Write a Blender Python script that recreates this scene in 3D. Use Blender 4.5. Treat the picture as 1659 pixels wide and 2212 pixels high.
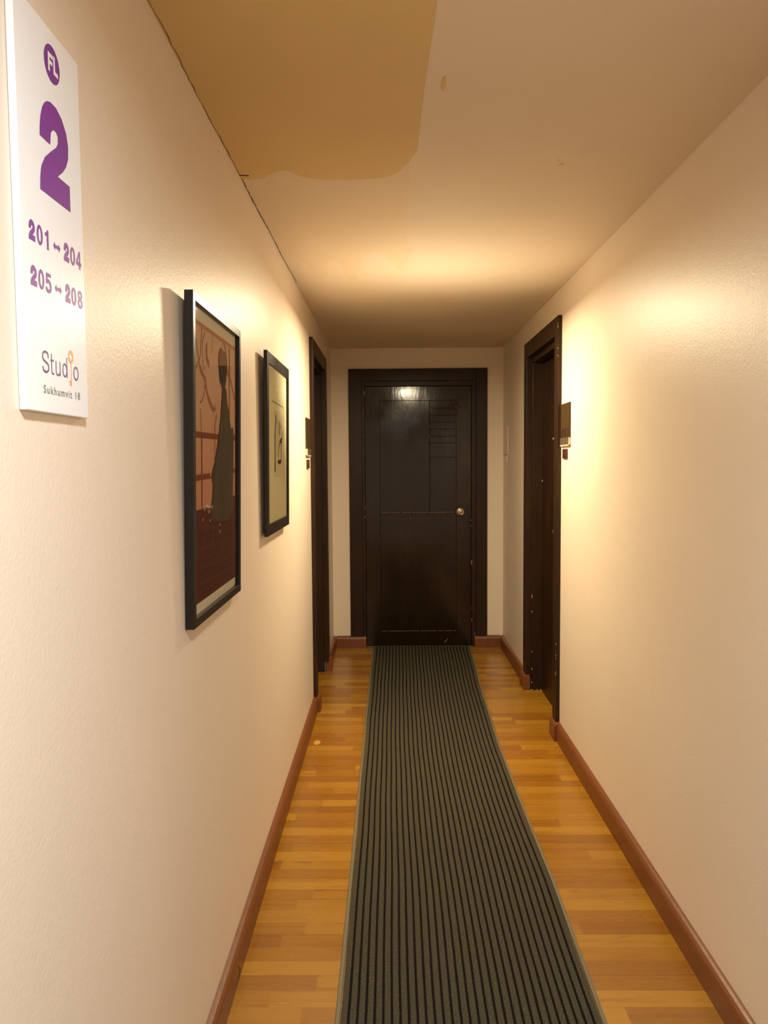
import bpy, bmesh, math, random
from mathutils import Vector, Matrix
random.seed(7)
for o in list(bpy.data.objects): bpy.data.objects.remove(o, do_unlink=True)
scn = bpy.context.scene
COL = scn.collection
PI = math.pi

# ------------------------------------------------------------------ camera
FPX = 1671.04
PITCH, YAW, ROLL, CAMH = 0.0632, 0.0093, -0.0074, 1.4205
fwd = Vector((-math.sin(YAW)*math.cos(PITCH), math.cos(YAW)*math.cos(PITCH), -math.sin(PITCH)))
rt = Vector((math.cos(YAW), math.sin(YAW), 0)); up = rt.cross(fwd)
r2 = rt*math.cos(ROLL) + up*math.sin(ROLL); u2 = -rt*math.sin(ROLL) + up*math.cos(ROLL)
cd = bpy.data.cameras.new('camera'); cam = bpy.data.objects.new('camera', cd); COL.objects.link(cam)
cd.sensor_fit = 'HORIZONTAL'; cd.sensor_width = 36.0; cd.lens = 36.0*FPX/1659.0
cd.clip_start = 0.02
cam.matrix_world = Matrix(((r2.x, u2.x, -fwd.x, 0), (r2.y, u2.y, -fwd.y, 0), (r2.z, u2.z, -fwd.z, CAMH), (0, 0, 0, 1)))
scn.camera = cam
scn.view_settings.view_transform = 'Standard'; scn.view_settings.look = 'None'
scn.view_settings.gamma = 1.0; scn.view_settings.use_curve_mapping = False
scn.view_settings.exposure = 1.25
# ------------------------------------------------------------------ world and lights
w = bpy.data.worlds.new('world'); scn.world = w; w.use_nodes = True
w.node_tree.nodes['Background'].inputs[0].default_value = (1.0, 0.8, 0.6, 1)
w.node_tree.nodes['Background'].inputs[1].default_value = 0.02
def area(name, loc, direction, size, power, color, spread=180):
    ld = bpy.data.lights.new(name, 'AREA'); ld.shape = 'DISK'; ld.size = size
    ld.energy = power; ld.color = color; ld.spread = math.radians(spread)
    o = bpy.data.objects.new(name, ld); COL.objects.link(o); o.location = loc
    o.rotation_euler = Vector(direction).to_track_quat('-Z', 'Y').to_euler()
    return o
area('corridor_lamp_light', (0.18, 3.72, 2.16), (0, 0, -1), 0.16, 20, (1.0, 0.83, 0.55), 178)
area('ceiling_wash_fill', (0.20, 3.55, 1.72), (0, -0.30, 0.95), 0.56, 1.05, (1.0, 0.86, 0.64), 140)  # upward fill added below the lamp to brighten the ceiling
area('near_lamp_light', (0.15, 0.15, 2.22), (0, 0, -1), 0.16, 16.5, (0.89, 0.975, 1.06), 172)

# ------------------------------------------------------------------ dimensions
XL, XR, H = -0.4507, 0.8558, 2.2862
YE = 5.915          # end wall face
Y0 = -1.6           # corridor end behind the camera
HB, TB = 0.0889, 0.0229

# ------------------------------------------------------------------ materials
def lin(c):
    return tuple((x/255/12.92 if x/255 <= 0.04045 else ((x/255+0.055)/1.055)**2.4) for x in c) + (1,)
def mat(name, rgb, rough=0.5, metal=0.0, spec=0.5, coat=0.0):
    m = bpy.data.materials.new(name); m.use_nodes = True
    b = m.node_tree.nodes['Principled BSDF']
    b.inputs['Base Color'].default_value = (rgb[0], rgb[1], rgb[2], 1)
    b.inputs['Roughness'].default_value = rough; b.inputs['Metallic'].default_value = metal
    b.inputs['Specular IOR Level'].default_value = spec
    b.inputs['Coat Weight'].default_value = coat
    return m
class NT:
    def __init__(s, m): s.t = m.node_tree; s.b = s.t.nodes['Principled BSDF']; s.o = s.t.nodes['Material Output']
    def n(s, typ, **kw):
        x = s.t.nodes.new(typ)
        for k, v in kw.items(): setattr(x, k, v)
        return x
    def l(s, a, b): s.t.links.new(a, b)
    def coords(s, scale=(1, 1, 1)):
        g = s.n('ShaderNodeNewGeometry'); mp = s.n('ShaderNodeMapping'); mp.inputs['Scale'].default_value = scale
        s.l(g.outputs['Position'], mp.inputs['Vector']); return mp.outputs[0]
    def noise(s, vec, scale, detail=2, rough=0.5, dist=0.0):
        x = s.n('ShaderNodeTexNoise'); x.inputs['Scale'].default_value = scale; x.inputs['Detail'].default_value = detail
        x.inputs['Roughness'].default_value = rough; x.inputs['Distortion'].default_value = dist
        s.l(vec, x.inputs['Vector']); return x.outputs['Fac']
    def ramp(s, fac, stops):
        x = s.n('ShaderNodeValToRGB'); e = x.color_ramp.elements
        while len(e) < len(stops): e.new(0.5)
        for i, (p, c) in enumerate(stops): e[i].position = p; e[i].color = tuple(c)[:3] + (1,)
        s.l(fac, x.inputs[0]); return x.outputs[0]
    def math(s, op, a, b=None, c=None):
        x = s.n('ShaderNodeMath', operation=op)
        for i, v in enumerate((a, b, c)):
            if v is None: continue
            if isinstance(v, (int, float)): x.inputs[i].default_value = v
            else: s.l(v, x.inputs[i])
        return x.outputs[0]
    def mix(s, fac, a, b, mode='MIX'):
        x = s.n('ShaderNodeMix', data_type='RGBA', blend_type=mode)
        for i, v in ((0, fac), (6, a), (7, b)):
            if isinstance(v, (int, float)): x.inputs[i].default_value = v
            elif isinstance(v, tuple): x.inputs[i].default_value = tuple(v)[:3] + (1,)
            else: s.l(v, x.inputs[i])
        return x.outputs[2]
    def bump(s, h, strength, dist=0.01, prev=None):
        x = s.n('ShaderNodeBump'); x.inputs['Strength'].default_value = strength; x.inputs['Distance'].default_value = dist
        s.l(h, x.inputs['Height'])
        if prev is not None: s.l(prev, x.inputs['Normal'])
        return x.outputs[0]

M = {}
def paint(name, rgb, rough, b1, b2, var=0.03):
    m = mat(name, rgb, rough); t = NT(m)
    c = t.coords(); f = t.noise(c, 1.3, 3)
    d = tuple(x*(1-var) for x in rgb); u = tuple(min(1, x*(1+var)) for x in rgb)
    t.l(t.ramp(f, [(0.3, d), (0.7, u)]), t.b.inputs['Base Color'])
    f1 = t.noise(c, 170, 2); f2 = t.noise(t.coords((1, 1, 0.35)), 14, 3)
    n = t.bump(f1, b1, 0.002); n = t.bump(f2, b2, 0.01, n)
    t.l(n, t.b.inputs['Normal'])
    return m
WALLC = (0.765, 0.652, 0.522)
M['wall'] = paint('wall_paint', WALLC, 0.42, 0.22, 0.06)
M['ceil'] = paint('ceiling_paint', (0.73, 0.60, 0.435), 0.75, 0.1, 0.05, 0.04)
M['ceil_patch'] = paint('ceiling_old_paint', (0.66, 0.46, 0.19), 0.7, 0.1, 0.05, 0.05)
M['ceil_dot'] = paint('ceiling_pale_dot', (0.76, 0.645, 0.49), 0.75, 0.1, 0.05, 0.04)
M['base'] = paint('baseboard_paint', (0.165, 0.050, 0.012), 0.40, 0.1, 0.15, 0.10)
M['crack'] = mat('dark_gap', (0.09, 0.045, 0.018), 0.9)
M['caulk'] = mat('filler', (0.62, 0.48, 0.38), 0.7)
def door_paint(name, rgb, rough, b_str):
    m = mat(name, rgb, rough, spec=0.38 if name == 'dark_door_paint' else 0.24); t = NT(m)
    c = t.coords(); f = t.noise(t.coords((1, 1, 0.25)), 9, 4, 0.6)
    d = tuple(x*0.7 for x in rgb); u = tuple(x*1.35 for x in rgb)
    t.l(t.ramp(f, [(0.3, d), (0.7, u)]), t.b.inputs['Base Color'])
    f1 = t.noise(t.coords((1, 1, 0.22)), 30, 4, 0.6, 0.4); f2 = t.noise(c, 90, 3, 0.6)
    n = t.bump(f1, b_str, 0.006); n = t.bump(f2, b_str*0.5, 0.002, n); t.l(n, t.b.inputs['Normal'])
    rr = t.math('MULTIPLY_ADD', t.noise(c, 5, 3), 0.22, rough-0.11); t.l(rr, t.b.inputs['Roughness'])
    return m
M['door'] = door_paint('dark_door_paint', (0.015, 0.0075, 0.003), 0.12, 0.07)
M['door_side'] = door_paint('dark_side_door_paint', (0.022, 0.009, 0.0032), 0.36, 0.12)
M['casing'] = door_paint('dark_casing_paint', (0.024, 0.0105, 0.004), 0.40, 0.10)
M['joint'] = mat('groove_shade', (0.002, 0.001, 0.0005), 0.9, spec=0.0)  # door groove bottoms blackened, their shade put into the colour
M['worn'] = mat('worn_wood_edge', (0.30, 0.16, 0.08), 0.6)
M['chip'] = mat('chipped_paint', (0.55, 0.42, 0.30), 0.6)
M['brass'] = mat('satin_brass', (0.82, 0.74, 0.60), 0.20, 1.0)
M['brass_dark'] = mat('dark_brass', (0.32, 0.22, 0.12), 0.4, 1.0)  # darker brass for the keyhole
M['frame'] = door_paint('black_frame_paint', (0.016, 0.011, 0.008), 0.34, 0.08)
M['mat_board'] = mat('mat_board', (0.88, 0.84, 0.66), 0.8)
M['backing'] = mat('picture_paper', (0.9, 0.88, 0.6), 0.7)
M['paper'] = mat('calligraphy_paper', (0.8, 0.75, 0.48), 0.7)
M['ink'] = mat('ink', (0.05, 0.035, 0.015), 0.6)
M['line'] = mat('pencil_line', (0.360, 0.310, 0.150), 0.7)
M['glass'] = mat('picture_glass', (1, 1, 1), 0.03)
g = NT(M['glass']); M['glass'].node_tree.nodes['Principled BSDF'].inputs['Roughness'].default_value = 0.03
tr = g.n('ShaderNodeBsdfTransparent'); gl = g.n('ShaderNodeBsdfGlossy'); gl.inputs['Roughness'].default_value = 0.04
fr = g.n('ShaderNodeFresnel'); fr.inputs['IOR'].default_value = 1.22
mx = g.n('ShaderNodeMixShader'); g.l(fr.outputs[0], mx.inputs[0]); g.l(tr.outputs[0], mx.inputs[1]); g.l(gl.outputs[0], mx.inputs[2])
g.l(mx.outputs[0], g.o.inputs['Surface'])
gb = g.bump(g.noise(g.coords(), 25, 2), 0.05, 0.002); g.l(gb, gl.inputs['Normal'])
M['sign'] = mat('white_sign_acrylic', (0.86, 0.86, 0.85), 0.25)
M['purple'] = mat('purple_vinyl', (0.19, 0.035, 0.27), 0.4)
M['plum'] = mat('plum_vinyl', (0.10, 0.02, 0.15), 0.4)
M['orange'] = mat('orange_vinyl', (0.86, 0.33, 0.06), 0.4)
M['grey'] = mat('grey_vinyl', (0.20, 0.20, 0.16), 0.5)
M['bronze'] = mat('bronze_plastic', (0.050, 0.028, 0.010), 0.35, spec=0.3)
M['bronze_d'] = mat('dark_lettering', (0.012, 0.005, 0.002), 0.5)
M['smoke'] = mat('smoked_plastic', (0.10, 0.066, 0.042), 0.3, spec=0.3)
M['lip'] = mat('clear_plastic_lip', (0.72, 0.55, 0.36), 0.2)
M['switch'] = mat('brown_plastic', (0.06, 0.016, 0.008), 0.35)
M['led'] = mat('pale_green_plastic', (0.30, 0.62, 0.45), 0.3)
NTl = NT(M['led']); NTl.b.inputs['Emission Color'].default_value = (0.25, 0.75, 0.5, 1); NTl.b.inputs['Emission Strength'].default_value = 0.25
# poster inks, plus a painted glass reflection and pale specks
M['p_bg'] = mat('poster_background', (0.56, 0.29, 0.17), 0.7)
t = NT(M['p_bg']); gz = t.n('ShaderNodeSeparateXYZ'); t.l(t.coords(), gz.inputs[0])
zz = t.math('MULTIPLY_ADD', gz.outputs[2], 2.6, -3.45)
nn = t.noise(t.coords((1, 1, 0.6)), 16, 4, 0.65)
t.l(t.mix(t.math('MULTIPLY', nn, 0.5), t.ramp(zz, [(0.0, (0.74, 0.35, 0.21)), (1.0, (0.86, 0.66, 0.45))]), (0.62, 0.33, 0.20)), t.b.inputs['Base Color'])
M['p_edge'] = mat('poster_border', (0.62, 0.32, 0.2), 0.7)
M['p_red'] = mat('poster_dark_red', (0.125, 0.03, 0.014), 0.7)
M['p_red2'] = mat('poster_red_brown', (0.280, 0.070, 0.039), 0.7)
M['p_text'] = mat('poster_lettering', (0.075, 0.018, 0.009), 0.7)
M['p_fig'] = mat('poster_figure', (0.095, 0.068, 0.040), 0.7)
t = NT(M['p_fig']); t.l(t.ramp(t.noise(t.coords((1, 1, 0.3)), 22, 4, 0.6), [(0.35, (0.075, 0.06, 0.042)), (0.65, (0.13, 0.09, 0.05))]), t.b.inputs['Base Color'])
M['p_hair'] = mat('poster_hair', (0.077, 0.053, 0.034), 0.7)
M['p_hair_reflect'] = mat('poster_hair_reflection', (0.336, 0.184, 0.104), 0.7)  # hair top lightened, the glass reflection painted into the colour
M['p_branch'] = mat('poster_branch', (0.450, 0.217, 0.112), 0.7)
M['p_speck'] = mat('poster_white', (0.85, 0.75, 0.62), 0.5)  # small pale specks over the print

# floor laminate
M['floor'] = mat('laminate_floor', (0.6, 0.32, 0.1), 0.28); t = NT(M['floor'])
sep = t.n('ShaderNodeSeparateXYZ'); t.l(t.coords(), sep.inputs[0])
SW = 0.0625
row = t.math('FLOOR', t.math('DIVIDE', sep.outputs[1], SW))
wn = t.n('ShaderNodeTexWhiteNoise', noise_dimensions='1D'); t.l(row, wn.inputs['W'])
xo = t.math('ADD', t.math('DIVIDE', sep.outputs[0], 0.42), t.math('MULTIPLY', wn.outputs[0], 7.0))
cell = t.math('FLOOR', xo)
cb = t.n('ShaderNodeCombineXYZ'); t.l(row, cb.inputs[0]); t.l(cell, cb.inputs[1])
wn2 = t.n('ShaderNodeTexWhiteNoise', noise_dimensions='2D'); t.l(cb.outputs[0], wn2.inputs['Vector'])
basec = t.ramp(wn2.outputs[0], [(0.0, (0.235, 0.090, 0.006)), (0.35, (0.285, 0.118, 0.008)), (0.7, (0.325, 0.145, 0.011)), (1.0, (0.37, 0.178, 0.016))])
vo = t.n('ShaderNodeVectorMath', operation='ADD'); t.l(t.coords((2.2, 34, 1)), vo.inputs[0])
vs = t.n('ShaderNodeVectorMath', operation='SCALE'); t.l(wn2.outputs[1], vs.inputs[0]); vs.inputs['Scale'].default_value = 30
t.l(vs.outputs[0], vo.inputs[1])
gr = t.noise(vo.outputs[0], 1.0, 5, 0.6, 0.5)
dark = t.mix(t.ramp(gr, [(0.30, (1, 1, 1)), (0.50, (0, 0, 0))]), basec, t.mix(0.35, basec, (0.17, 0.055, 0.006)))
vo2 = t.n('ShaderNodeVectorMath', operation='ADD'); t.l(t.coords((1.6, 9, 1)), vo2.inputs[0]); t.l(vs.outputs[0], vo2.inputs[1])
kn = t.noise(vo2.outputs[0], 2.2, 3, 0.6, 1.0)
dark = t.mix(t.math('MULTIPLY', t.ramp(kn, [(0.66, (0, 0, 0)), (0.76, (1, 1, 1))]), 0.45), dark, (0.12, 0.038, 0.005))
fy = t.math('FRACT', t.math('DIVIDE', sep.outputs[1], SW*3))
edge = t.math('LESS_THAN', t.math('MINIMUM', fy, t.math('SUBTRACT', 1.0, fy)), 0.006)
fx = t.math('FRACT', t.math('DIVIDE', sep.outputs[0], 1.3))
fin = t.mix(t.math('MULTIPLY', edge, 0.55), dark, (0.09, 0.03, 0.006))
t.l(fin, t.b.inputs['Base Color'])
t.l(t.bump(t.noise(t.coords((3, 40, 1)), 3, 3), 0.04, 0.002), t.b.inputs['Normal'])
t.l(t.math('MULTIPLY_ADD', gr, 0.15, 0.20), t.b.inputs['Roughness'])
# runner
M['pile'] = mat('runner_pile', (0.075, 0.07, 0.05), 0.95, spec=0.1); t = NT(M['pile'])
c = t.coords(); f = t.noise(c, 300, 3, 0.75); f3 = t.noise(c, 7, 3)
cc = t.ramp(f, [(0.30, (0.016, 0.014, 0.008)), (0.5, (0.070, 0.061, 0.037)), (0.70, (0.16, 0.15, 0.10))])
t.l(t.mix(t.ramp(f3, [(0.35, (0, 0, 0)), (0.7, (1, 1, 1))]), cc, t.mix(0.35, cc, (0.07, 0.055, 0.045))), t.b.inputs['Base Color'])
t.l(t.bump(f, 1.0, 0.004), t.b.inputs['Normal'])
M['groove'] = mat('runner_groove', (0.010, 0.006, 0.004), 0.95, spec=0.1)
M['trim'] = mat('runner_rubber_edge', (0.135, 0.115, 0.066), 0.6)

# ------------------------------------------------------------------ mesh helpers
KEEP = []                                   # meshes whose normals are already set
def link(name, bm, mats, parent=None, smooth=False, bevel=0.0, bevseg=2, origin=None):
    """bm in world coordinates; stored relative to its parent's (or own) origin"""
    me = bpy.data.meshes.new(name)
    if not any(bm is k for k in KEEP): bmesh.ops.recalc_face_normals(bm, faces=bm.faces)
    off = Vector(origin) if origin is not None else (base_of(parent) if parent is not None else Vector((0, 0, 0)))
    bmesh.ops.translate(bm, verts=bm.verts, vec=-off)
    bm.to_mesh(me); bm.free()
    for k in (mats if isinstance(mats, (list, tuple)) else [mats]): me.materials.append(M[k])
    o = bpy.data.objects.new(name, me); COL.objects.link(o)
    if smooth:
        for p in me.polygons: p.use_smooth = True
    if parent is not None: o.parent = parent
    else: o.location = off
    if parent is not None and origin is not None: o.location = off - base_of(parent)
    if bevel > 0:
        b = o.modifiers.new('bevel', 'BEVEL'); b.width = bevel; b.segments = bevseg; b.limit_method = 'ANGLE'
        b.harden_normals = False
    return o
def base_of(o):
    v = Vector((0, 0, 0))
    while o is not None: v += o.location; o = o.parent
    return v
def empty(name, loc, label=None, cat=None, group=None, kind=None):
    o = bpy.data.objects.new(name, None); COL.objects.link(o); o.location = loc; o.empty_display_size = 0.05
    return tag(o, label, cat, group, kind)
def tag(o, label=None, cat=None, group=None, kind=None):
    if label: o['label'] = label
    if cat: o['category'] = cat
    if group: o['group'] = group
    if kind: o['kind'] = kind
    return o
def box(bm, x0, x1, y0, y1, z0, z1, mi=0):
    v = [bm.verts.new((x, y, z)) for x in (x0, x1) for y in (y0, y1) for z in (z0, z1)]
    for f in ((0, 1, 3, 2), (4, 6, 7, 5), (0, 4, 5, 1), (2, 3, 7, 6), (0, 2, 6, 4), (1, 5, 7, 3)):
        bm.faces.new([v[i] for i in f]).material_index = mi
def B(): return bmesh.new()
def prism_y(bm, prof, y0, y1, mi=0):
    """profile [(x,z)] extruded along y"""
    a = [bm.verts.new((x, y0, z)) for x, z in prof]; b = [bm.verts.new((x, y1, z)) for x, z in prof]
    n = len(prof)
    for i in range(n): bm.faces.new((a[i], a[(i+1) % n], b[(i+1) % n], b[i])).material_index = mi
    bm.faces.new(a[::-1]).material_index = mi; bm.faces.new(b).material_index = mi
def prism_x(bm, prof, x0, x1, mi=0):
    a = [bm.verts.new((x0, y, z)) for y, z in prof]; b = [bm.verts.new((x1, y, z)) for y, z in prof]
    n = len(prof)
    for i in range(n): bm.faces.new((a[i], a[(i+1) % n], b[(i+1) % n], b[i])).material_index = mi
    bm.faces.new(a[::-1]).material_index = mi; bm.faces.new(b).material_index = mi
def lathe(bm, prof, c, axis, seg=32, mi=0):
    """prof [(r, t)] turned about axis through c"""
    ax = Vector(axis).normalized(); u = ax.orthogonal().normalized(); v = ax.cross(u); c = Vector(c)
    rings = []
    for r, tt in prof:
        if r < 1e-6: rings.append([bm.verts.new(c+ax*tt)]); continue
        rings.append([bm.verts.new(c+ax*tt+(u*math.cos(2*PI*k/seg)+v*math.sin(2*PI*k/seg))*r) for k in range(seg)])
    for a, b in zip(rings, rings[1:]):
        for k in range(seg):
            q = [a[k % len(a)], a[(k+1) % len(a)], b[(k+1) % len(b)], b[k % len(b)]]
            q = list(dict.fromkeys(q))
            if len(q) > 2: bm.faces.new(q).material_index = mi

# planar artwork: a plane map P(s, t, off) -> world
class Art:
    def __init__(s, P): s.P = P; s.bm = B(); KEEP.append(s.bm)
    def poly(s, pts, off, mi):
        vs = [s.bm.verts.new(s.P(a, b, off)) for a, b in pts]
        f = s.bm.faces.new(vs); f.material_index = mi; f.normal_update()
        n = s.P(0, 0, 1)-s.P(0, 0, 0)
        if f.normal.dot(n) < 0: f.normal_flip()
    def rect(s, a0, a1, b0, b1, off, mi): s.poly([(a0, b0), (a1, b0), (a1, b1), (a0, b1)], off, mi)
    def ring(s, c, ro, ri, off, mi, n=40, ph=0, inner=None):
        for k in range(n):
            q = []
            for kk, which in ((k, 0), (k+1, 0), (k+1, 1), (k, 1)):
                th = 2*PI*kk/n + ph
                if which == 0: q.append((c[0]+ro[0]*math.cos(th), c[1]+ro[1]*math.sin(th)))
                else:
                    s_ = inner(th) if inner else 1.0
                    q.append((c[0]+ri[0]*s_*math.cos(th), c[1]+ri[1]*s_*math.sin(th)))
            s.poly(q, off, mi)
    def disc(s, c, r, off, mi, n=40):
        s.poly([(c[0]+r[0]*math.cos(2*PI*k/n), c[1]+r[1]*math.sin(2*PI*k/n)) for k in range(n)], off, mi)
    def stroke(s, pts, wid, off, mi):
        """polyline with width (number or list), mitred"""
        n = len(pts); L, R = [], []
        for i in range(n):
            a = Vector(pts[max(0, i-1)]); b = Vector(pts[min(n-1, i+1)]); d = (b-a).normalized()
            nn = Vector((-d.y, d.x)); ww = (wid[i] if isinstance(wid, (list, tuple)) else wid)/2
            p = Vector(pts[i]); L.append(p+nn*ww); R.append(p-nn*ww)
        for i in range(n-1): s.poly([tuple(L[i]), tuple(L[i+1]), tuple(R[i+1]), tuple(R[i])], off, mi)
def smooth_curve(pts, k=6):
    out = []
    n = len(pts)
    for i in range(n-1):
        p0, p1, p2, p3 = pts[max(0, i-1)], pts[i], pts[i+1], pts[min(n-1, i+2)]
        for j in range(k):
            u = j/k
            out.append(tuple(0.5*((2*b)+(-a+c)*u+(2*a-5*b+4*c-d)*u*u+(-a+3*b-3*c+d)*u**3) for a, b, c, d in zip(p0, p1, p2, p3)))
    out.append(tuple(pts[-1])); return out
TWO = [(0.038, 0.550), (0.046, 0.636), (0.080, 0.757), (0.149, 0.868), (0.223, 0.932), (0.309, 0.975), (0.424, 1.0), (0.605, 0.998),
       (0.786, 0.940), (0.930, 0.831), (0.987, 0.705), (0.973, 0.568), (0.890, 0.461), (0.765, 0.372), (0.585, 0.278), (1.0, 0.278), (1.0, 0.0),
       (0.0, 0.0), (0.015, 0.140), (0.060, 0.252), (0.182, 0.370), (0.369, 0.475), (0.560, 0.572), (0.626, 0.633), (0.630, 0.704), (0.578, 0.740),
       (0.475, 0.734), (0.397, 0.678), (0.383, 0.618), (0.366, 0.547)]
def glyph(A, ch, a0, a1, b0, b1, off, mi):
    m = lambda p: (a0+(a1-a0)*p[0], b0+(b1-b0)*p[1])
    W_, H_ = a1-a0, b1-b0
    if ch == '2': A.poly([m(p) for p in TWO], off, mi)
    elif ch == '0': A.ring(m((0.5, 0.5)), (W_/2, H_/2), (W_*0.20, H_*0.34), off, mi)
    elif ch == '1': A.poly([m(p) for p in [(0.42, 0), (0.80, 0), (0.80, 1), (0.50, 1), (0.40, 0.87), (0.08, 0.80), (0.08, 0.66), (0.42, 0.68)]], off, mi)
    elif ch == '4':
        for q in ([(0.55, 0), (0.82, 0), (0.82, 1), (0.55, 1)], [(0, 0.20), (1, 0.20), (1, 0.39), (0, 0.39)], [(0, 0.39), (0.24, 0.39), (0.62, 0.84), (0.62, 1)]):
            A.poly([m(p) for p in q], off, mi); off += 2e-5
    elif ch == '5':
        A.poly([m(p) for p in [(0.14, 0.83), (0.93, 0.83), (0.93, 1), (0.14, 1)]], off, mi)
        A.poly([m(p) for p in [(0.08, 0.46), (0.34, 0.50), (0.36, 1), (0.14, 1)]], off+2e-5, mi)
        A.stroke([m(p) for p in smooth_curve([(0.16, 0.50), (0.32, 0.58), (0.58, 0.60), (0.80, 0.48), (0.86, 0.32), (0.76, 0.15), (0.5, 0.09), (0.24, 0.12), (0.10, 0.27)])], W_*0.27, off+4e-5, mi)
    elif ch == '7':
        A.poly([m(p) for p in [(0, 0.82), (1, 0.82), (1, 1), (0, 1)]], off, mi)
        A.poly([m(p) for p in [(0.25, 0), (0.52, 0), (1, 0.84), (0.74, 0.84)]], off+2e-5, mi)
    elif ch == '8':
        A.ring(m((0.5, 0.745)), (W_*0.44, H_*0.255), (W_*0.17, H_*0.115), off, mi)
        A.ring(m((0.5, 0.28)), (W_*0.5, H_*0.28), (W_*0.21, H_*0.14), off+2e-5, mi)
    elif ch == 'arrow':
        A.poly([m(p) for p in [(0, 0.5), (0.24, 1), (0.24, 0.68), (0.76, 0.68), (0.76, 1), (1, 0.5), (0.76, 0), (0.76, 0.32), (0.24, 0.32), (0.24, 0)]], off, mi)
def text_polys(A, body, a0, a1, b0, b1, off, mi, bold=0.0, spacing=1.0):
    cu = bpy.data.curves.new('lettering', 'FONT'); cu.body = body; cu.size = 1; cu.offset = bold; cu.space_character = spacing; cu.resolution_u = 4
    ob = bpy.data.objects.new('lettering', cu); COL.objects.link(ob)
    dg = bpy.context.evaluated_depsgraph_get(); me = bpy.data.meshes.new_from_object(ob.evaluated_get(dg))
    vs = [v.co.copy() for v in me.vertices]
    x0 = min(v.x for v in vs); x1 = max(v.x for v in vs); y0 = min(v.y for v in vs); y1 = max(v.y for v in vs)
    for p in me.polygons:
        A.poly([(a0+(vs[i].x-x0)/(x1-x0)*(a1-a0), b0+(vs[i].y-y0)/(y1-y0)*(b1-b0)) for i in p.vertices], off, mi)
    bpy.data.objects.remove(ob); bpy.data.curves.remove(cu); bpy.data.meshes.remove(me)

# ------------------------------------------------------------------ room shell
bm = B(); KEEP.append(bm); box(bm, XL-0.3, XR+0.3, Y0-0.2, YE+0.3, -0.12, 0); bmesh.ops.recalc_face_normals(bm, faces=bm.faces)
f_ = bm.faces.new([bm.verts.new((-0.3859+0.0166*math.cos(k*PI/10), 3.8611+0.0325*math.sin(k*PI/10), 0.0004)) for k in range(20)]); f_.material_index = 1
M['pale_mark'] = mat('pale_mark', (0.50, 0.28, 0.06), 0.4)
tag(link('floor', bm, ['floor', 'pale_mark']), 'orange-brown laminate floor of short wood strips', kind='structure')
# ceiling with the patch of old paint, pale dots and the joint gap
bm = B(); KEEP.append(bm)
box(bm, XL-0.3, XR+0.3, Y0-0.2, YE+0.3, H, H+0.1); bmesh.ops.recalc_face_normals(bm, faces=bm.faces)
patch = smooth_curve([(0.10, Y0), (0.096, 0.0), (0.095, 1.0), (0.0925, 1.509), (0.0886, 1.67), (0.083, 1.87), (0.080, 2.08), (0.079, 2.19), (0.066, 2.26), (0.0276, 2.365), (-0.028, 2.412),
         (-0.113, 2.424), (-0.198, 2.421), (-0.262, 2.395), (-0.302, 2.345), (-0.345, 2.364), (-0.385, 2.405), (-0.4378, 2.414), (-0.452, 2.39)], 6) + [(-0.452, Y0)]
def ceil_poly(pts, mi, off):
    f = bm.faces.new([bm.verts.new((x, y, H-off)) for x, y in pts]); f.material_index = mi; f.normal_update()
    if f.normal.z > 0: f.normal_flip()
ceil_poly(patch, 1, 0.0006)
M['ceil_yellow'] = paint('ceiling_yellowed_paint', (0.725, 0.575, 0.385), 0.75, 0.1, 0.05, 0.03)
ceil_poly(smooth_curve([(-0.449, 2.30), (0.0, 2.30), (0.061, 2.32), (0.060, 2.60), (0.064, 2.80), (0.066, 3.00), (0.075, 3.12), (0.105, 3.20), (0.080, 3.35), (0.055, 3.55), (0.010, 3.42), (-0.035, 3.26), (-0.10, 3.30),
          (-0.135, 3.50), (-0.16, 3.74), (-0.20, 3.66), (-0.215, 3.42), (-0.26, 3.36), (-0.285, 3.62), (-0.325, 3.70), (-0.36, 3.45), (-0.40, 3.30), (-0.449, 3.28)], 5), 4, 0.0003)
def blob(cx, cy, rx, ry, mi, off, seed, n=28, jag=0.35):
    r = random.Random(seed); ks = [r.uniform(-1, 1) for _ in range(6)]
    ceil_poly([(cx+rx*math.cos(a)*(1+jag*0.4*sum(ks[j]*math.cos((j+1)*a+ks[-1-j]*3) for j in range(3))),
                cy+ry*math.sin(a)*(1+jag*0.4*sum(ks[j]*math.cos((j+1)*a+ks[-1-j]*3) for j in range(3)))) for a in [2*PI*k/n for k in range(n)]], mi, off)
blob(0.1263, 1.83, 0.006, 0.035, 1, 0.0006, 3)
for q in ((0.5038, 2.32, 0.006, 0.01), (0.49, 2.29, 0.004, 0.006)): blob(*q, 1, 0.0006, 4)
for x, y in ((-0.3281, 4.861), (-0.2565, 4.865), (-0.1761, 4.869), (-0.1014, 4.873)): blob(x, y, 0.011, 0.020, 2, 0.0008, 5)  # four small dots paler than the ceiling
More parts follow.
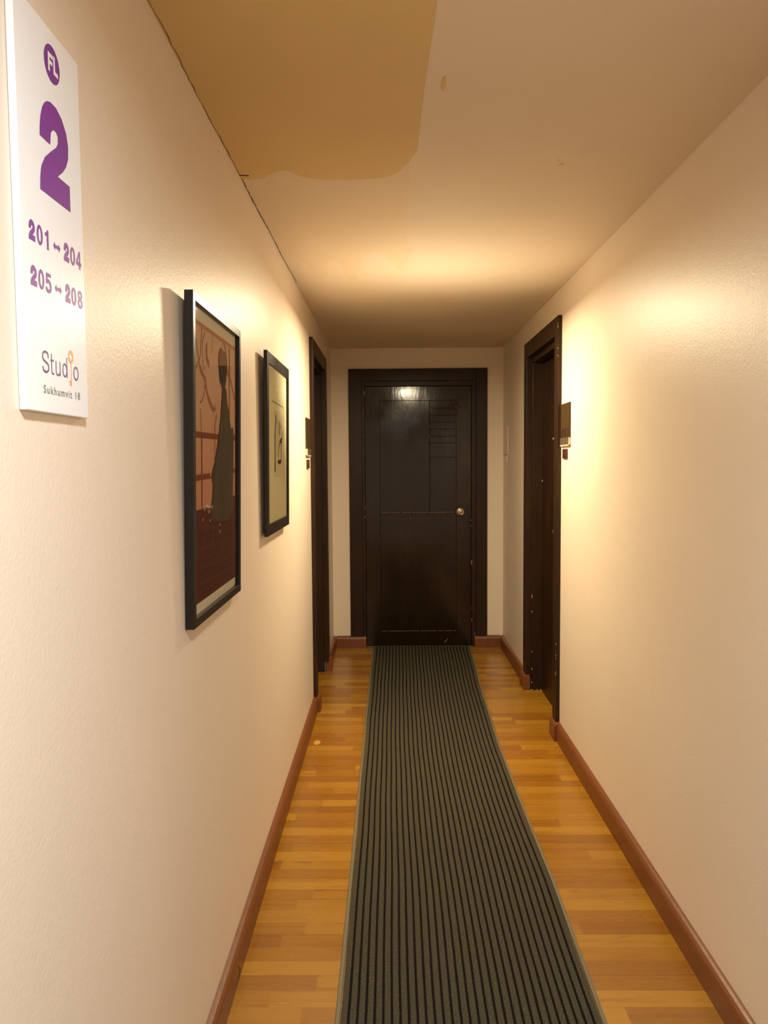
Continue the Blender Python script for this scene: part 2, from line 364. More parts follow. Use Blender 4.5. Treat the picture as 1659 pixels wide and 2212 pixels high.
# ragged dark gap and filler along the left wall joint
r = random.Random(11)
def ragged(y0, y1, w, z_, mi, drop):
    n = max(2, int((y1-y0)/0.03)); L, R = [], []
    for i in range(n+1):
        y = y0+(y1-y0)*i/n; c = XL+0.0035+0.0012*math.sin(y*9)+r.uniform(-0.0015, 0.0015); ww = w*r.uniform(0.4, 1.3)
        L.append((c-ww/2, y)); R.append((c+ww/2, y))
    for i in range(n): ceil_poly([L[i], L[i+1], R[i+1], R[i]], mi, drop)
ragged(0.9, 2.37, 0.0020, 0, 3, 0.0010); ragged(2.40, 3.25, 0.0030, 0, 3, 0.0010); ragged(3.25, 3.75, 0.0020, 0, 3, 0.0010)
ceil_poly([(XL+0.002, 2.372), (XL+0.030, 2.376), (XL+0.030, 2.384), (XL+0.002, 2.382)], 3, 0.0012)
for f in list(bm.faces): pass
tag(link('ceiling', bm, ['ceil', 'ceil_patch', 'ceil_dot', 'crack', 'ceil_yellow']), 'cream ceiling with a brown patch of old paint', kind='structure')

LD = dict(y0=4.41, y1=5.25, zt=2.06)      # left rough opening
RD = dict(y0=3.965, y1=4.81, zt=2.08)       # right rough opening
bm = B(); box(bm, XL-0.14, XL, Y0, LD['y0'], 0, H); box(bm, XL-0.14, XL, LD['y0'], LD['y1'], LD['zt'], H); box(bm, XL-0.14, XL, LD['y1'], YE, 0, H)
tag(link('wall_left', bm, 'wall'), 'pinkish cream painted wall on the left', kind='structure')
bm = B(); box(bm, XR, XR+0.14, Y0, RD['y0'], 0, H); box(bm, XR, XR+0.14, RD['y0'], RD['y1'], RD['zt'], H); box(bm, XR, XR+0.14, RD['y1'], YE, 0, H)
tag(link('wall_right', bm, 'wall'), 'pinkish cream painted wall on the right', kind='structure')
EX0, EX1, EZ = -0.2145, 0.6475, 2.035      # end opening
bm = B(); box(bm, XL-0.14, EX0, YE, YE+0.14, 0, H); box(bm, EX1, XR+0.14, YE, YE+0.14, 0, H); box(bm, EX0, EX1, YE, YE+0.14, EZ, H)
tag(link('wall_far', bm, 'wall'), 'cream end wall around the far door', kind='structure')
bm = B(); box(bm, XL-0.14, XR+0.14, Y0-0.14, Y0, 0, H); tag(link('wall_behind', bm, 'wall'), kind='structure')

# ------------------------------------------------------------------ baseboards
def prof(t, h, s, x):
    """baseboard profile against wall plane x, s=+1 grows to +x"""
    return [(x, 0), (x+s*t, 0), (x+s*t, h-0.020), (x+s*(t-0.003), h-0.011), (x+s*(t-0.009), h-0.004), (x+s*(t-0.016), h-0.001), (x, h)]
BK = 0.0385                                    # block thickness in front of the casings
bm = B(); prism_y(bm, prof(TB, HB, 1, XL), Y0, 4.335); prism_y(bm, prof(BK, HB, 1, XL), 4.335, 4.43)
bbl = tag(link('baseboard_left', bm, 'base'), 'red-brown baseboard along the left wall, near stretch', kind='structure')
a = Art(lambda s_, t_, o: Vector((XL+TB+o, s_, t_))); a.stroke([(2.031, 0.052), (2.045, 0.034), (2.060, 0.022), (2.035, 0.010), (2.050, 0.002)], [0.002, 0.004, 0.009, 0.006, 0.002], 0.0006, 0)
link('crack', a.bm, 'crack', bbl)['label'] = 'dark crack in the board'
bm = B(); prism_y(bm, prof(BK, HB, 1, XL), 5.208, 5.295); prism_y(bm, prof(TB, HB, 1, XL), 5.295, YE)
tag(link('baseboard_left', bm, 'base'), 'short red-brown baseboard left of the far door', kind='structure')
bm = B(); prism_y(bm, prof(TB, HB, -1, XR), Y0, 3.86); prism_y(bm, prof(BK-0.004, HB, -1, XR), 3.86, 3.985)
tag(link('baseboard_right', bm, 'base'), 'red-brown baseboard along the right wall, near stretch', kind='structure')
bm = B(); prism_y(bm, prof(BK, HB, -1, XR), 4.752, 4.90); prism_y(bm, prof(TB, HB, -1, XR), 4.90, YE)
tag(link('baseboard_right', bm, 'base'), 'short red-brown baseboard beyond the right door', kind='structure')
def profx(t, h): return [(YE+0.0, 0), (YE-t, 0), (YE-t, h-0.018), (YE-t+0.004, h-0.009), (YE-t+0.012, h-0.003), (YE, h)]
bm = B(); prism_x(bm, profx(0.038, HB), XL+TB, -0.3215); prism_x(bm, profx(0.041, HB), -0.3205, -0.1985)
prism_x(bm, profx(0.041, HB), 0.636, 0.7365); prism_x(bm, profx(0.038, HB), 0.7375, XR-TB)
tag(link('baseboard_far', bm, 'base'), 'red-brown baseboard on both sides of the far door', kind='structure')

# ------------------------------------------------------------------ door_1 : far door
d1 = empty('door_1', (0.21, YE, 0), 'glossy dark brown door closing the far end of the corridor', None, None, 'structure')
bm = B()
YF = YE-0.022
# casing: two legs and a head, mitre-free, head between the legs on the right, over on the left
box(bm, -0.3167, -0.2205, YF, YE+0.01, HB-0.012, 2.131); box(bm, 0.6505, 0.7323, YF, YE+0.01, HB-0.012, 2.131); box(bm, -0.2205, 0.6505, YF, YE+0.01, 2.040, 2.131)
link('casing', bm, 'casing', d1, bevel=0.002)
bm = B()
box(bm, -0.2205, -0.1975, YE-0.004, YE+0.13, 0.0, 2.040); box(bm, 0.6155, 0.6505, YE-0.004, YE+0.13, 0.0, 2.040); box(bm, -0.1975, 0.6155, YE-0.004, YE+0.13, 2.003, 2.040)
box(bm, -0.1975, 0.6155, YE+0.075, YE+0.13, 0.0, 2.003)
link('door_frame', bm, 'casing', d1, bevel=0.0015)
# leaf: slab with raised plates, thin grooves between
bm = B(); YD = YE+0.024
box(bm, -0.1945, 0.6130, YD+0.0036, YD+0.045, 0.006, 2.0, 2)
G = 0.0017
xa, xb, xc, xd, xe = -0.1945, -0.0840, 0.2975, 0.5000, 0.6130
def plate(x0, x1, z0, z1): box(bm, x0+G, x1-G, YD, YD+0.004, z0+G, z1-G)
box(bm, xa, xb-G*0.6, YD, YD+0.004, 0.006, 2.0); box(bm, xd+G*0.6, xe, YD, YD+0.004, 0.006, 2.0)
box(bm, xb-G*0.6, xd+G*0.6, YD, YD+0.004, 1.893+G, 2.0); box(bm, xb-G*0.6, xd+G*0.6, YD, YD+0.004, 0.006, 0.118-G)
box(bm, xb+G*0.6, xd-G*0.6, YD, YD+0.004, 0.118+G, 1.0405-G)
box(bm, xb+G*0.6, xc-G, YD, YD+0.004, 1.0405+G, 1.893-G)
zs = [1.0405, 1.4613, 1.571, 1.6204, 1.6768, 1.7297, 1.7825, 1.8352, 1.893]
for z0, z1 in zip(zs, zs[1:]): box(bm, xc+G, xd-G*0.6, YD, YD+0.004, z0+G*0.6, z1-G*0.6)
# worn light lines where the paint has cracked
rr = random.Random(5)
for z, xs0, xs1 in ((1.0405, -0.079, 0.494), (0.118, -0.079, 0.497)):
    x = xs0
    while x < xs1:
        ln = rr.uniform(0.02, 0.09); box(bm, x, min(xs1, x+ln), YD+0.0003, YD+0.003, z-0.0012, z+0.0012, 1); x += ln+rr.uniform(0.001, 0.012)
for x, z, w_, h_ in ((0.297, 1.62, 0.004, 0.006), (0.297, 1.69, 0.004, 0.005), (0.297, 1.83, 0.005, 0.005), (0.130, 1.655, 0.012, 0.003), (0.5, 1.84, 0.004, 0.008)):
    box(bm, x-w_/2, x+w_/2, YD-0.0006, YD+0.002, z-h_/2, z+h_/2, 1)
leaf = link('door_panel', bm, ['door', 'worn', 'joint'], d1, bevel=0.0008, bevseg=1)
# scratch near the bottom
a = Art(lambda s, t_, o: Vector((s, YD-o, t_))); a.stroke(smooth_curve([(0.407, 0.028), (0.413, 0.034), (0.424, 0.045), (0.429, 0.056)]), 0.0022, 0.0006, 0)
link('scratch', a.bm, 'chip', leaf)
bm = B()
for x, z, w_, h_ in ((0.6145, 0.98, 0.003, 0.010), (0.6100, 0.935, 0.003, 0.006), (0.6150, 0.655, 0.003, 0.030), (0.6150, 0.64, 0.004, 0.008), (-0.1985, 1.08, 0.003, 0.01), (-0.1985, 1.01, 0.003, 0.012), (-0.1985, 1.62, 0.003, 0.006),
                     (0.6165, 0.30, 0.003, 0.008), (0.6165, 0.21, 0.003, 0.02), (-0.1985, 1.95, 0.004, 0.035), (0.637, 0.10, 0.003, 0.014)):
    box(bm, x-w_/2, x+w_/2, YE-0.0052, YE, z-h_/2, z+h_/2)
link('paint_chip', bm, 'chip', d1)
# knob
kb = B(); kc = (0.532, YD, 1.043)
lathe(kb, [(0, 0.0), (0.0335, 0.0), (0.0335, 0.003), (0.030, 0.008), (0.022, 0.011), (0.014, 0.012), (0.012, 0.020), (0.013, 0.026), (0.020, 0.032), (0.0255, 0.042), (0.0265, 0.050), (0.0235, 0.057), (0.016, 0.0605), (0.0145, 0.0595), (0.0145, 0.058), (0.0, 0.058)], kc, (0, -1, 0), 40)
kn = link('door_knob', kb, 'brass', d1, smooth=True); kn['label'] = 'round brass knob'
kb = B(); lathe(kb, [(0.0, 0.0640), (0.007, 0.0635), (0.0115, 0.0620), (0.0115, 0.057)], kc, (0, -1, 0), 28)
box(kb, kc[0]-0.0012, kc[0]+0.0012, YD-0.0652, YD-0.0625, kc[2]-0.004, kc[2]+0.004)
link('keyhole', kb, 'brass_dark', kn, smooth=False)

# ------------------------------------------------------------------ side doors
def side_door(name, label, s, X, yo0, yo1, yi0, yi1, zo, zi, xf, xl, jy0, jy1, jz, chips):
    """s=+1: wall face normal +x (left wall). X wall plane, outer casing yo, inner yi, frame front plane xf, leaf plane xl, jamb inner jy"""
    d = empty(name, (X, (yo0+yo1)/2, 0), label, None, None, 'structure')
    fx = X+s*0.020
    bm = B(); lo, hi = sorted((X-s*0.0125, fx))
    box(bm, lo, hi, yo0, yi0, HB-0.012, zo); box(bm, lo, hi, yi1, yo1, HB-0.012, zo); box(bm, lo, hi, yi0, yi1, zi, zo)
    link('casing', bm, 'casing', d, bevel=0.002)
    bm = B(); lo, hi = sorted((xf, X-s*0.14))
    box(bm, lo, hi, yi0-0.005, jy0, 0, zi+0.005); box(bm, lo, hi, jy1, yi1+0.005, 0, zi+0.005); box(bm, lo, hi, jy0, jy1, jz, zi+0.005)
    lo2, hi2 = sorted((xl-s*0.045, X-s*0.14)); box(bm, lo2, hi2, jy0, jy1, 0, jz)
    link('door_frame', bm, 'casing', d, bevel=0.0015)
    bm = B(); lo, hi = sorted((xl, xl-s*0.042)); box(bm, lo, hi, jy0+0.002, jy1-0.002, 0.008, jz-0.003)
    lf = link('door_panel', bm, 'door_side', d, bevel=0.0015)
    if chips:
        bm = B()
        for (x0, x1, y0, y1, z0, z1) in chips: box(bm, x0, x1, y0, y1, z0, z1)
        link('paint_chip', bm, 'chip', d)
    return d, lf
r = random.Random(3)
chR = [(0.8655, 0.8690, 4.7512, 4.7530, 0.58, 0.60), (0.8655, 0.8690, 4.7512, 4.7530, 0.49, 0.50), (0.8655, 0.8690, 4.7512, 4.7530, 0.24, 0.247), (0.866, 0.870, 4.7515, 4.753, 0.13, 0.14), (0.866, 0.870, 4.7515, 4.753, 0.045, 0.055),
       (0.867, 0.873, 4.7515, 4.753, 0.0, 0.006), (0.900, 0.904, 4.7515, 4.753, 0.0, 0.006), (0.922, 0.928, 4.7515, 4.753, 0.0, 0.006), (0.9252, 0.9275, 4.742, 4.75, 1.30, 1.31)]
for z, hh in ((2.10, 0.012), (2.085, 0.02), (1.98, 0.008), (1.945, 0.006)): chR.append((0.8345, 0.8358, 3.9012, 3.9042, z, z+hh))
for z, hh in ((0.43, 0.01), (0.415, 0.006), (0.49, 0.008), (0.33, 0.02)): chR.append((0.8345, 0.8358, 3.9012, 3.9036, z, z+hh))
d3, lf3 = side_door('door_3', 'dark brown door recessed in the right wall', -1, XR, 3.90, 4.885, 3.985, 4.79, 2.148, 2.056, 0.867, 0.927, 4.04, 4.752, 2.022, chR)
bm = B(); lathe(bm, [(0, 0), (0.013, 0), (0.013, 0.004), (0.009, 0.008), (0.0, 0.008)], (0, 0, 0), (-1, 0, 0), 20)
bmesh.ops.scale(bm, vec=(1, 1.9, 1.0), verts=bm.verts); bmesh.ops.rotate(bm, cent=(0, 0, 0), matrix=Matrix.Rotation(0.35, 3, 'X'), verts=bm.verts)
bmesh.ops.translate(bm, vec=(0.927, 4.41, 1.023), verts=bm.verts)
link('lock', bm, 'brass', lf3, smooth=True)['label'] = 'small worn brass lock'
bm = B(); box(bm, 0.9255, 0.9275, 4.425, 4.445, 1.548, 1.557); link('peephole', bm, 'chip', lf3)
chL = [(-0.4625, -0.4600, 5.2025, 5.2045, z, z+h) for z, h in ((0.50, 0.01), (0.345, 0.035), (0.31, 0.014), (0.235, 0.014))]
d2, lf2 = side_door('door_2', 'dark brown door recessed in the left wall', 1, XL, 4.343, 5.280, 4.43, 5.19, 2.124, 2.034, -0.461, -0.515, 4.47, 5.204, 2.012, chL)
bm = B(); lathe(bm, [(0, 0), (0.016, 0), (0.016, 0.004), (0.012, 0.007), (0.0, 0.007)], (0, 0, 0), (1, 0, 0), 24)
bmesh.ops.scale(bm, vec=(1, 1.6, 1.0), verts=bm.verts); bmesh.ops.translate(bm, vec=(-0.515, 5.12, 1.178), verts=bm.verts)
link('lock_light', bm, 'led', lf2, smooth=True)['label'] = 'small pale green lock light'

# ------------------------------------------------------------------ runner
RY0, RY1 = 0.1, 5.925
def interp(tab, y):
    for (y0, a), (y1, b) in zip(tab, tab[1:]):
        if y <= y1: u = max(0, (y-y0)/(y1-y0)); return a+(b-a)*u
    return tab[-1][1]
LT = [(0.1, -0.1535), (2.2, -0.1525), (3.2, -0.1535), (4.4, -0.1545), (5.925, -0.151)]
RT = [(0.1, 0.540), (1.87, 0.5385), (2.54, 0.5465), (3.2, 0.5400), (3.75, 0.5405), (4.65, 0.560), (5.925, 0.607)]
runner = empty('carpet_runner', (0.19, 3.0, 0), 'long ribbed dark grey-green carpet runner on the laminate floor', 'rug')
NR = 30; TW = 0.0115
ys = [RY0+(RY1-RY0)*i/116 for i in range(117)]
bm = B(); KEEP.append(bm)
fr_ = []                                    # fractions and heights across
gw = 0.14
for k in range(NR):
    fr_ += [(k/NR+gw/NR*1.0, 0.0048, 0), ((k+0.22)/NR, 0.0064, 0), ((k+0.5)/NR, 0.0068, 0), ((k+0.78)/NR, 0.0064, 0), ((k+1-gw)/NR, 0.0048, 0), ((k+1-gw*0.8)/NR, 0.0016, 1)]
    if k < NR-1: fr_ += [((k+1+gw*0.8)/NR, 0.0016, 1)]
cols = []
rj = random.Random(9)
for y in ys:
    xl_, xr_ = interp(LT, y)+TW, interp(RT, y)-TW
    cols.append([bm.verts.new((xl_+(xr_-xl_)*f + 0.0009*math.sin(y*7+f*9)+rj.uniform(-0.0003, 0.0003), y, z)) for f, z, g_ in fr_])
for a_, b_ in zip(cols, cols[1:]):
    for i in range(len(fr_)-1):
        f = bm.faces.new((a_[i], a_[i+1], b_[i+1], b_[i])); f.material_index = 1 if (fr_[i][2] or fr_[i+1][2]) else 0
link('carpet', bm, ['pile', 'groove'], runner)
for nm, tab, sg in (('edge_trim', LT, 1), ('edge_trim', RT, -1)):
    bm = B(); rows = []
    for y in ys:
        x = interp(tab, y); rows.append([bm.verts.new((x, y, 0.0005)), bm.verts.new((x+sg*0.002, y, 0.0042)), bm.verts.new((x+sg*TW, y, 0.0048)), bm.verts.new((x+sg*(TW+0.001), y, 0.0005))])
    for a_, b_ in zip(rows, rows[1:]):
        for i in range(4): bm.faces.new((a_[i], a_[(i+1) % 4], b_[(i+1) % 4], b_[i]))
    bm.faces.new(rows[0]); bm.faces.new(rows[-1][::-1])
    link(nm, bm, 'trim', runner)['label'] = 'olive rubber edge strip'

# ------------------------------------------------------------------ big floor sign
SX = XL+0.010
sg = empty('floor_sign', (XL, 1.04, 1.4885), 'white floor sign with a big purple 2 on the left wall', 'sign')
bm = B(); box(bm, XL+0.0005, SX, 0.9405, 1.132, 1.4885, 1.9885); link('panel', bm, 'sign', sg, bevel=0.0012)
Ps = lambda s_, t_, o: Vector((SX+o, s_, t_))
def vinyl(name, mk, fn, lab=None, parent=sg):
    a = Art(Ps); fn(a); o = link(name, a.bm, mk, parent)
    if lab: o['label'] = lab
    return o
E0 = 0.0004
bd = vinyl('badge', 'purple', lambda a: a.disc((1.0445, 1.9445), (0.0236, 0.0236), E0, 0, 48), 'round purple badge')
def FL(a):
    a.rect(1.0315, 1.0365, 1.932, 1.956, E0*2, 0); a.rect(1.0365, 1.0460, 1.9505, 1.956, E0*2, 0); a.rect(1.0365, 1.0445, 1.9420, 1.9470, E0*2, 0)
    a.rect(1.0473, 1.0528, 1.9335, 1.957, E0*2, 0); a.rect(1.0528, 1.0612, 1.9335, 1.9392, E0*2, 0)
vinyl('badge_letters', 'sign', FL, 'white letters FL', bd)
vinyl('floor_number', 'purple', lambda a: glyph(a, '2', 0.9972, 1.0895, 1.7695, 1.8931, E0, 0), 'large purple numeral 2')
def row1(a):
    for ch, y0, y1 in (('2', 0.9605, 0.9780), ('0', 0.9825, 0.9993), ('1', 1.0050, 1.0190), ('2', 1.0625, 1.0800), ('0', 1.0836, 1.1002), ('4', 1.1036, 1.1215)): glyph(a, ch, y0, y1, 1.6980, 1.7230, E0, 0)
    glyph(a, 'arrow', 1.0301, 1.0518, 1.7030, 1.7150, E0, 0)
def row2(a):
    for ch, y0, y1 in (('2', 0.9612, 0.9789), ('0', 0.9828, 0.9995), ('5', 1.0031, 1.0206), ('2', 1.0633, 1.0800), ('0', 1.0836, 1.1003), ('8', 1.1055, 1.1222)): glyph(a, ch, y0, y1, 1.6430, 1.6680, E0, 0)
    glyph(a, 'arrow', 1.0307, 1.0520, 1.6482, 1.6600, E0, 0)
vinyl('room_range', 'purple', row1, 'purple room numbers 201 to 204'); vinyl('room_range', 'purple', row2, 'purple room numbers 205 to 208')
def logo(a):
    w_ = 0.0027
    a.stroke(smooth_curve([(1.0035, 1.5585), (1.0020, 1.5640), (0.9965, 1.5658), (0.9900, 1.5645), (0.9872, 1.5600), (0.9890, 1.5555), (0.9955, 1.5530), (1.0020, 1.5505), (1.0040, 1.5460), (1.0010, 1.5415), (0.9955, 1.5402), (0.9890, 1.5418), (0.9872, 1.5468)], 5), w_, E0, 0)
    a.stroke(smooth_curve([(1.0128, 1.5655), (1.0128, 1.5560), (1.0128, 1.5460), (1.0138, 1.5412), (1.0165, 1.5400), (1.0192, 1.5404)], 5), w_*0.85, E0, 0)
    a.rect(1.0096, 1.0192, 1.5560, 1.5582, E0+2e-5, 0)
    a.stroke(smooth_curve([(1.0262, 1.5584), (1.0262, 1.5500), (1.0262, 1.5440), (1.0285, 1.5405), (1.0325, 1.5402), (1.0372, 1.5425), (1.0385, 1.5460)], 5), w_*0.85, E0, 0)
    a.rect(1.0374, 1.0396, 1.5394, 1.5584, E0+2e-5, 0)
    a.ring((1.0535, 1.5489), (0.0075, 0.0095), (0.0052, 0.0072), E0, 0, 32); a.rect(1.0596, 1.0618, 1.5394, 1.5668, E0+2e-5, 0)
    a.ring((1.0905, 1.5486), (0.0087, 0.0098), (0.0061, 0.0074), E0, 0, 36)
lg = vinyl('lettering', 'plum', logo, 'thin plum lettering')
def key(a):
    a.ring((1.0745, 1.5698), (0.0084, 0.0088), (0.0062, 0.0066), E0, 0, 40, inner=lambda th: 0.62+0.38*abs(math.cos(2*th))**3)
    a.rect(1.0735, 1.0752, 1.5295, 1.5612, E0+2e-5, 0); a.rect(1.0685, 1.0737, 1.5305, 1.5330, E0, 0); a.rect(1.0678, 1.0737, 1.5342, 1.5368, E0, 0)
vinyl('key_emblem', 'orange', key, 'orange key standing for the letter i', lg)
vinyl('address_line', 'grey', lambda a: text_polys(a, 'Sukhumvit 18', 0.9871, 1.1020, 1.5128, 1.5232, E0, 0, 0.012, 1.25), 'small grey line of lettering')

# ------------------------------------------------------------------ framed pictures
def lean_frame(name, label, xb, zb, xt, zt, y0, y1, depth, bar, recess, mat_key, lab_mat):
    """outer front face runs from (xb,zb) to (xt,zt); plane map P(y,z,off) with off=0 on that face"""
    k = (xt-xb)/(zt-zb); P = lambda y, z, o=0.0: Vector((xb+(z-zb)*k+o, y, z))
    root = empty(name, (XL, (y0+y1)/2, zb), label, 'picture')
    bm = B()
    def pbox(a0, a1, b0, b1, o0, o1):
        v = [bm.verts.new(P(a, b, o)) for o in (o0, o1) for a in (a0, a1) for b in (b0, b1)]
        for f in ((0, 1, 3, 2), (4, 6, 7, 5), (0, 4, 5, 1), (2, 3, 7, 6), (0, 2, 6, 4), (1, 5, 7, 3)): bm.faces.new([v[i] for i in f])
    pbox(y0, y0+bar, zb, zt, -depth, 0); pbox(y1-bar, y1, zb, zt, -depth, 0); pbox(y0+bar, y1-bar, zt-bar, zt, -depth, 0); pbox(y0+bar, y1-bar, zb, zb+bar, -depth, 0)
    link('frame', bm, 'frame', root, bevel=0.0012)
    bm = B(); pbox(y0+bar-0.002, y1-bar+0.002, zb+bar-0.002, zt-bar+0.002, -depth+0.001, -recess)
    mo = link('mat_board', bm, mat_key, root); mo['label'] = lab_mat
    bm = B(); KEEP.append(bm)
    f = bm.faces.new([bm.verts.new(P(a, b, -recess+0.003)) for a, b in ((y0+bar, zb+bar), (y1-bar, zb+bar), (y1-bar, zt-bar), (y0+bar, zt-bar))])
    f.normal_update()
    if f.normal.x < 0: f.normal_flip()
    link('glass', bm, 'glass', root)
    return root, mo, (lambda a, b, o: P(a, b, -recess+o))
fp, fm, PP = lean_frame('framed_poster', 'large black-framed red poster of a standing figure, hung nearer the camera', -0.4299, 1.061, -0.4161, 1.7905, 1.66, 2.183, 0.0195, 0.020, 0.012, 'mat_board', 'pale mat board')
a = Art(PP)
KS = ['p_bg', 'p_edge', 'p_red', 'p_red2', 'p_text', 'p_fig', 'p_hair', 'p_hair_reflect', 'p_branch', 'p_speck']
o1 = 0.0003
a.rect(1.700, 2.167, 1.105, 1.742, o1, 1); a.rect(1.712, 2.154, 1.20, 1.731, o1*2, 0)
def br(pts, w_, mi=8, lv=3): a.stroke(smooth_curve(pts, 4), w_, o1*lv, mi)
br([(1.725, 1.70), (1.7633, 1.6404), (1.8067, 1.6181), (1.8322, 1.5864), (1.8724, 1.5612), (1.9004, 1.5535), (1.915, 1.562)], [0.008]*4+[0.013]*8+[0.016]*6+[0.012]*4+[0.016]*3)
br([(2.0525, 1.6671), (2.0988, 1.6423), (2.152, 1.5967)], 0.012); br([(1.7838, 1.7312), (1.7700, 1.69), (1.7638, 1.6644), (1.72, 1.63)], 0.006)
br([(1.8122, 1.7263), (1.7829, 1.6897), (1.8007, 1.6373)], 0.006); br([(1.8246, 1.6959), (1.8273, 1.67), (1.8539, 1.6557)], 0.016); br([(1.8246, 1.6959), (1.8300, 1.705)], 0.010)
br([(1.7615, 1.5606), (1.793, 1.5738), (1.8199, 1.6288)], 0.005); br([(1.9329, 1.5425), (1.9104, 1.5116), (1.91, 1.43)], 0.012); br([(1.7674, 1.5474), (1.7726, 1.5022), (1.775, 1.45)], 0.006)
br([(2.0089, 1.7309), (2.0409, 1.7195)], 0.006); br([(2.02, 1.7309), (2.045, 1.70)], 0.005); br([(1.89, 1.731), (1.88, 1.69)], 0.003)
a.rect(2.0765, 2.0845, 1.50, 1.731, o1*4, 3); a.rect(1.772, 1.781, 1.318, 1.4800, o1*4, 3)
a.poly([(1.712, 1.4940), (1.9469, 1.4957), (1.9392, 1.4821), (1.712, 1.4800)], o1*5, 3); a.poly([(2.09, 1.5022), (2.154, 1.5006), (2.154, 1.4849), (2.09, 1.4877)], o1*5, 3)
a.poly([(1.712, 1.3967), (1.8534, 1.3992), (1.8678, 1.3861), (1.712, 1.3831)], o1*5, 3); a.poly([(2.12, 1.4093), (2.154, 1.408), (2.154, 1.396), (2.12, 1.3956)], o1*5, 3)
a.poly([(1.706, 1.317), (1.8518, 1.3198), (1.90, 1.3225), (2.118, 1.333), (2.167, 1.334), (2.167, 1.105), (1.706, 1.105)], o1*6, 2)
body = [(1.9550, 1.640), (2.0399, 1.657), (2.0355, 1.6392), (2.023, 1.6189), (2.0393, 1.6152), (2.0432, 1.6016), (2.0511, 1.5795), (2.0718, 1.5598), (2.0843, 1.5339), (2.097, 1.5166), (2.1191, 1.5212), (2.1323, 1.5071),
        (2.1297, 1.4493), (2.1292, 1.4102), (2.1186, 1.3342), (2.1278, 1.3122), (2.099, 1.2846), (2.0265, 1.2707), (1.9509, 1.2791), (1.8696, 1.2877), (1.8702, 1.3223), (1.8819, 1.3477), (1.8862, 1.3719), (1.8715, 1.3878), (1.8831, 1.4066), (1.9101, 1.4292),
        (1.9352, 1.4678), (1.9507, 1.4933), (1.9665, 1.5277), (1.9786, 1.5622), (1.9869, 1.5917), (1.9912, 1.6158), (1.9682, 1.627)]
a.poly(body, o1*7, 5)
a.poly([(1.95, 1.6666), (2.0485, 1.6789), (2.0440, 1.665), (2.0399, 1.650), (2.0330, 1.635), (2.015, 1.622), (1.99, 1.624), (1.962, 1.640)], o1*8, 6)
a.poly([(1.9503, 1.6865), (1.9543, 1.7003), (1.9735, 1.7139), (1.9889, 1.7136), (1.9966, 1.708), (2.0085, 1.7122), (2.0326, 1.7097), (2.0447, 1.6992), (2.0485, 1.6789), (1.95, 1.6666)], o1*8, 7)
# rows of dark illegible lettering
rr = random.Random(21)
def rowtxt(y0, y1, z0, z1, h, wmin, wmax):
    y = y0
    while y < y1:
        w_ = rr.uniform(wmin, wmax); z = z0+(z1-z0)*(y-y0)/(y1-y0)
        k = rr.randint(0, 2)
        a.rect(y, y+w_*0.35, z-h/2, z+h/2, o1*7, 4)
        if k != 0: a.rect(y+w_*0.35, y+w_, z+h*0.25, z+h/2, o1*7, 4)
        if k != 1: a.rect(y+w_*0.35, y+w_, z-h/2, z-h*0.2, o1*7, 4)
        y += w_*1.35
rowtxt(1.745, 2.13, 1.2500, 1.2400, 0.030, 0.020, 0.034); rowtxt(1.76, 2.12, 1.2120, 1.2090, 0.010, 0.008, 0.016); rowtxt(1.76, 2.12, 1.1950, 1.1880, 0.008, 0.006, 0.014)
rowtxt(1.75, 2.13, 1.1640, 1.1560, 0.022, 0.014, 0.028); a.stroke([(1.755, 1.1370), (2.150, 1.1240)], 0.003, o1*7, 4); rowtxt(1.76, 2.12, 1.1220, 1.1150, 0.006, 0.006, 0.012)
a.stroke([(1.90, 1.272), (2.12, 1.267)], 0.006, o1*7, 4)
for y, z, w_, h_ in ((1.820, 1.3225, 0.018, 0.006), (1.797, 1.3165, 0.010, 0.004), (1.84, 1.308, 0.008, 0.010), (1.78, 1.293, 0.006, 0.008), (1.85, 1.285, 0.008, 0.006), (1.955, 1.268, 0.008, 0.005), (1.957, 1.250, 0.006, 0.009)):
    a.disc((y, z), (w_/2, h_/2), o1*8, 9, 10)
link('print', a.bm, KS, fp)['label'] = 'red and brown print of a silhouette among branches'

fc, fm2, PC = lean_frame('framed_calligraphy', 'smaller black-framed brush calligraphy hung between the poster and the left door', -0.4272, 1.1680, -0.4187, 1.8090, 2.66, 3.2265, 0.0125, 0.040, 0.006, 'backing', 'pale yellow-green sheet')
a = Art(PC)
a.rect(2.856, 3.100, 1.3705, 1.6165, o1, 0)
a.stroke([(2.80, 1.6475), (2.95, 1.6460), (3.07, 1.6445), (3.095, 1.641), (3.112, 1.630), (3.116, 1.60), (3.116, 1.34)], 0.0045, o1*2, 1)
def ink(pts, w_, k=5):
    p = smooth_curve(pts, k); n = len(p)
    ws = [w_[min(len(w_)-1, int(i/n*len(w_)))]*random.uniform(0.85, 1.15) for i in range(n)]
    a.stroke(p, ws, o1*3, 2)
ink([(2.8898, 1.602), (2.895, 1.5841), (2.8778, 1.5507), (2.8713, 1.5018), (2.8736, 1.4531), (2.869, 1.3913)], [0.016, 0.020, 0.013, 0.012, 0.016, 0.012, 0.014, 0.022])
ink([(2.943, 1.5821), (2.9451, 1.5686)], [0.008]); ink([(2.9587, 1.5626), (2.9674, 1.5346)], [0.007]); ink([(2.994, 1.5828), (2.9965, 1.5306)], [0.010]); ink([(3.0332, 1.5712), (3.039, 1.5561)], [0.009])
ink([(3.0757, 1.5507), (3.0566, 1.5206), (3.0139, 1.5091), (2.9841, 1.4964), (2.9426, 1.4505)], [0.010, 0.012, 0.014, 0.010, 0.006]); ink([(3.014, 1.5125), (3.0501, 1.5015)], [0.012])
ink([(3.0319, 1.5027), (3.0307, 1.441), (3.0004, 1.4272), (2.9422, 1.4302)], [0.007, 0.008, 0.014, 0.016, 0.016, 0.010])
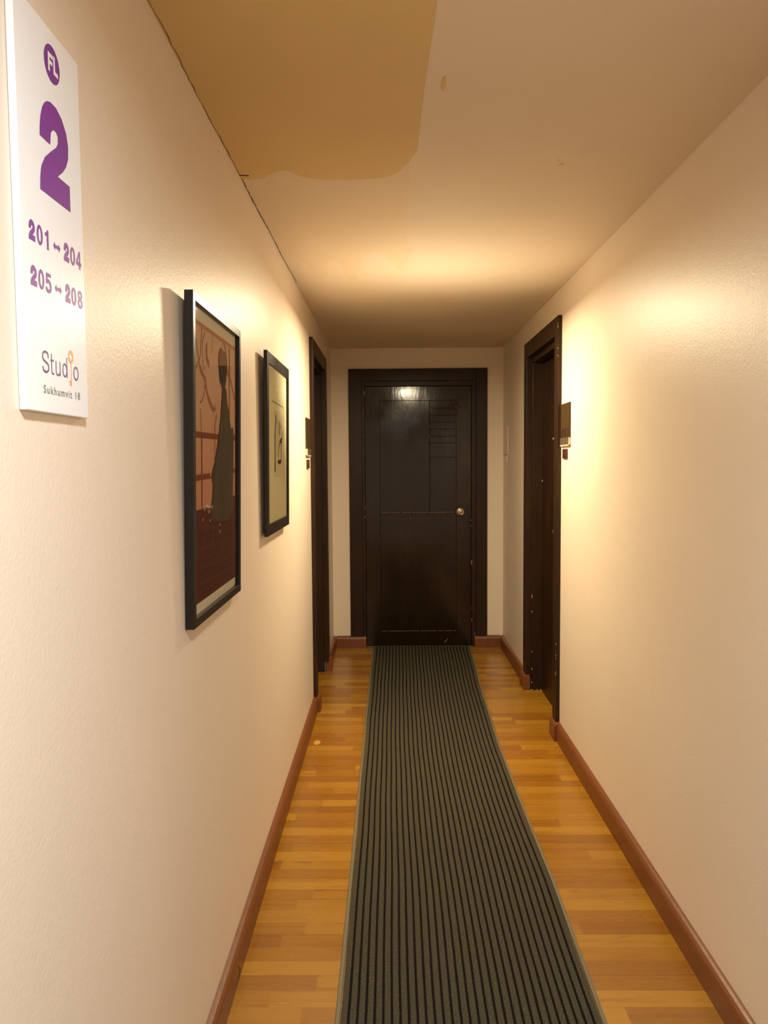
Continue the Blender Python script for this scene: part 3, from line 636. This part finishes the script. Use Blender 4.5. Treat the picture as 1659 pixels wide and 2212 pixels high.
link('calligraphy', a.bm, ['paper', 'line', 'ink'], fc)['label'] = 'black brush strokes on a grey-green paper'

# ------------------------------------------------------------------ room signs and call switches
def room_sign(label, s, X, y0, y1, z0, z1, digits):
    root = empty('room_sign', (X, (y0+y1)/2, z0), label, 'sign', 'room number signs beside the doors')
    zl = z0+0.040
    bm = B(); lo, hi = sorted((X+s*0.0005, X+s*0.006)); box(bm, lo, hi, y0, y1, zl-0.004, z1); link('plate', bm, 'bronze', root, bevel=0.0012)
    bm = B(); lo, hi = sorted((X+s*0.0005, X+s*0.008)); box(bm, lo, hi, y0+0.006, y1+0.006, z0+0.006, zl); ho = link('card_holder', bm, 'smoke', root, bevel=0.001); ho['label'] = 'smoked plastic name slot'
    bm = B(); lo, hi = sorted((X+s*0.0005, X+s*0.010)); box(bm, lo, hi, y0, y1, z0, z0+0.006); box(bm, lo, hi, y0, y0+0.006, z0, zl)
    link('holder_lip', bm, 'lip', ho, bevel=0.001)
    if digits:
        for ch, x in zip(digits, [y1-0.022, y1-0.078, y1-0.134]):
            a = Art(lambda q, t_, o: Vector((X+s*(0.006+o), q, t_)))
            glyph(a, ch, x, x-0.036, zl+0.006, zl+0.046, 0.0005, 0)
            link('digit', a.bm, 'bronze_d', root)['label'] = 'dark digit'
    return root
room_sign('bronze room number plate right of the right-hand door casing', -1, XR, 3.698, 3.888, 1.4965, 1.7045, '207')
room_sign('bronze room number plate by the left-hand door, mostly behind its casing', 1, XL, 4.100, 4.300, 1.4595, 1.6642, '')
def call_switch(label, s, X, y0, y1, z0, z1):
    root = empty('call_switch', (X, (y0+y1)/2, z0), label, 'switch', 'brown switches under the room signs')
    bm = B(); lo, hi = sorted((X+s*0.0005, X+s*0.008)); box(bm, lo, hi, y0, y1, z0, z1); link('plate', bm, 'switch', root, bevel=0.003, bevseg=3)
    bm = B(); lo, hi = sorted((X+s*0.004, X+s*0.0105)); box(bm, lo, hi, y0+(y1-y0)*0.25, y1-(y1-y0)*0.25, z0+0.010, z1-0.010); link('button', bm, 'switch', root, bevel=0.002)
call_switch('small brown switch under the room plate on the right wall', -1, XR, 3.755, 3.845, 1.4350, 1.4832)
call_switch('small brown switch under the room plate on the left wall', 1, XL, 4.130, 4.225, 1.3945, 1.4418)

# plate painted over in the wall colour, far right
bm = B(); box(bm, XR-0.0045, XR-0.0002, 5.665, 5.865, 1.484, 1.679); box(bm, XR-0.0080, XR-0.0002, 5.655, 5.868, 1.476, 1.481); box(bm, XR-0.0045, XR-0.0002, 5.705, 5.80, 1.416, 1.470)
tag(link('wall_plate', bm, 'wall', origin=(XR, 5.765, 1.416), bevel=0.001), 'plate painted over in wall colour near the far right corner', 'plate')
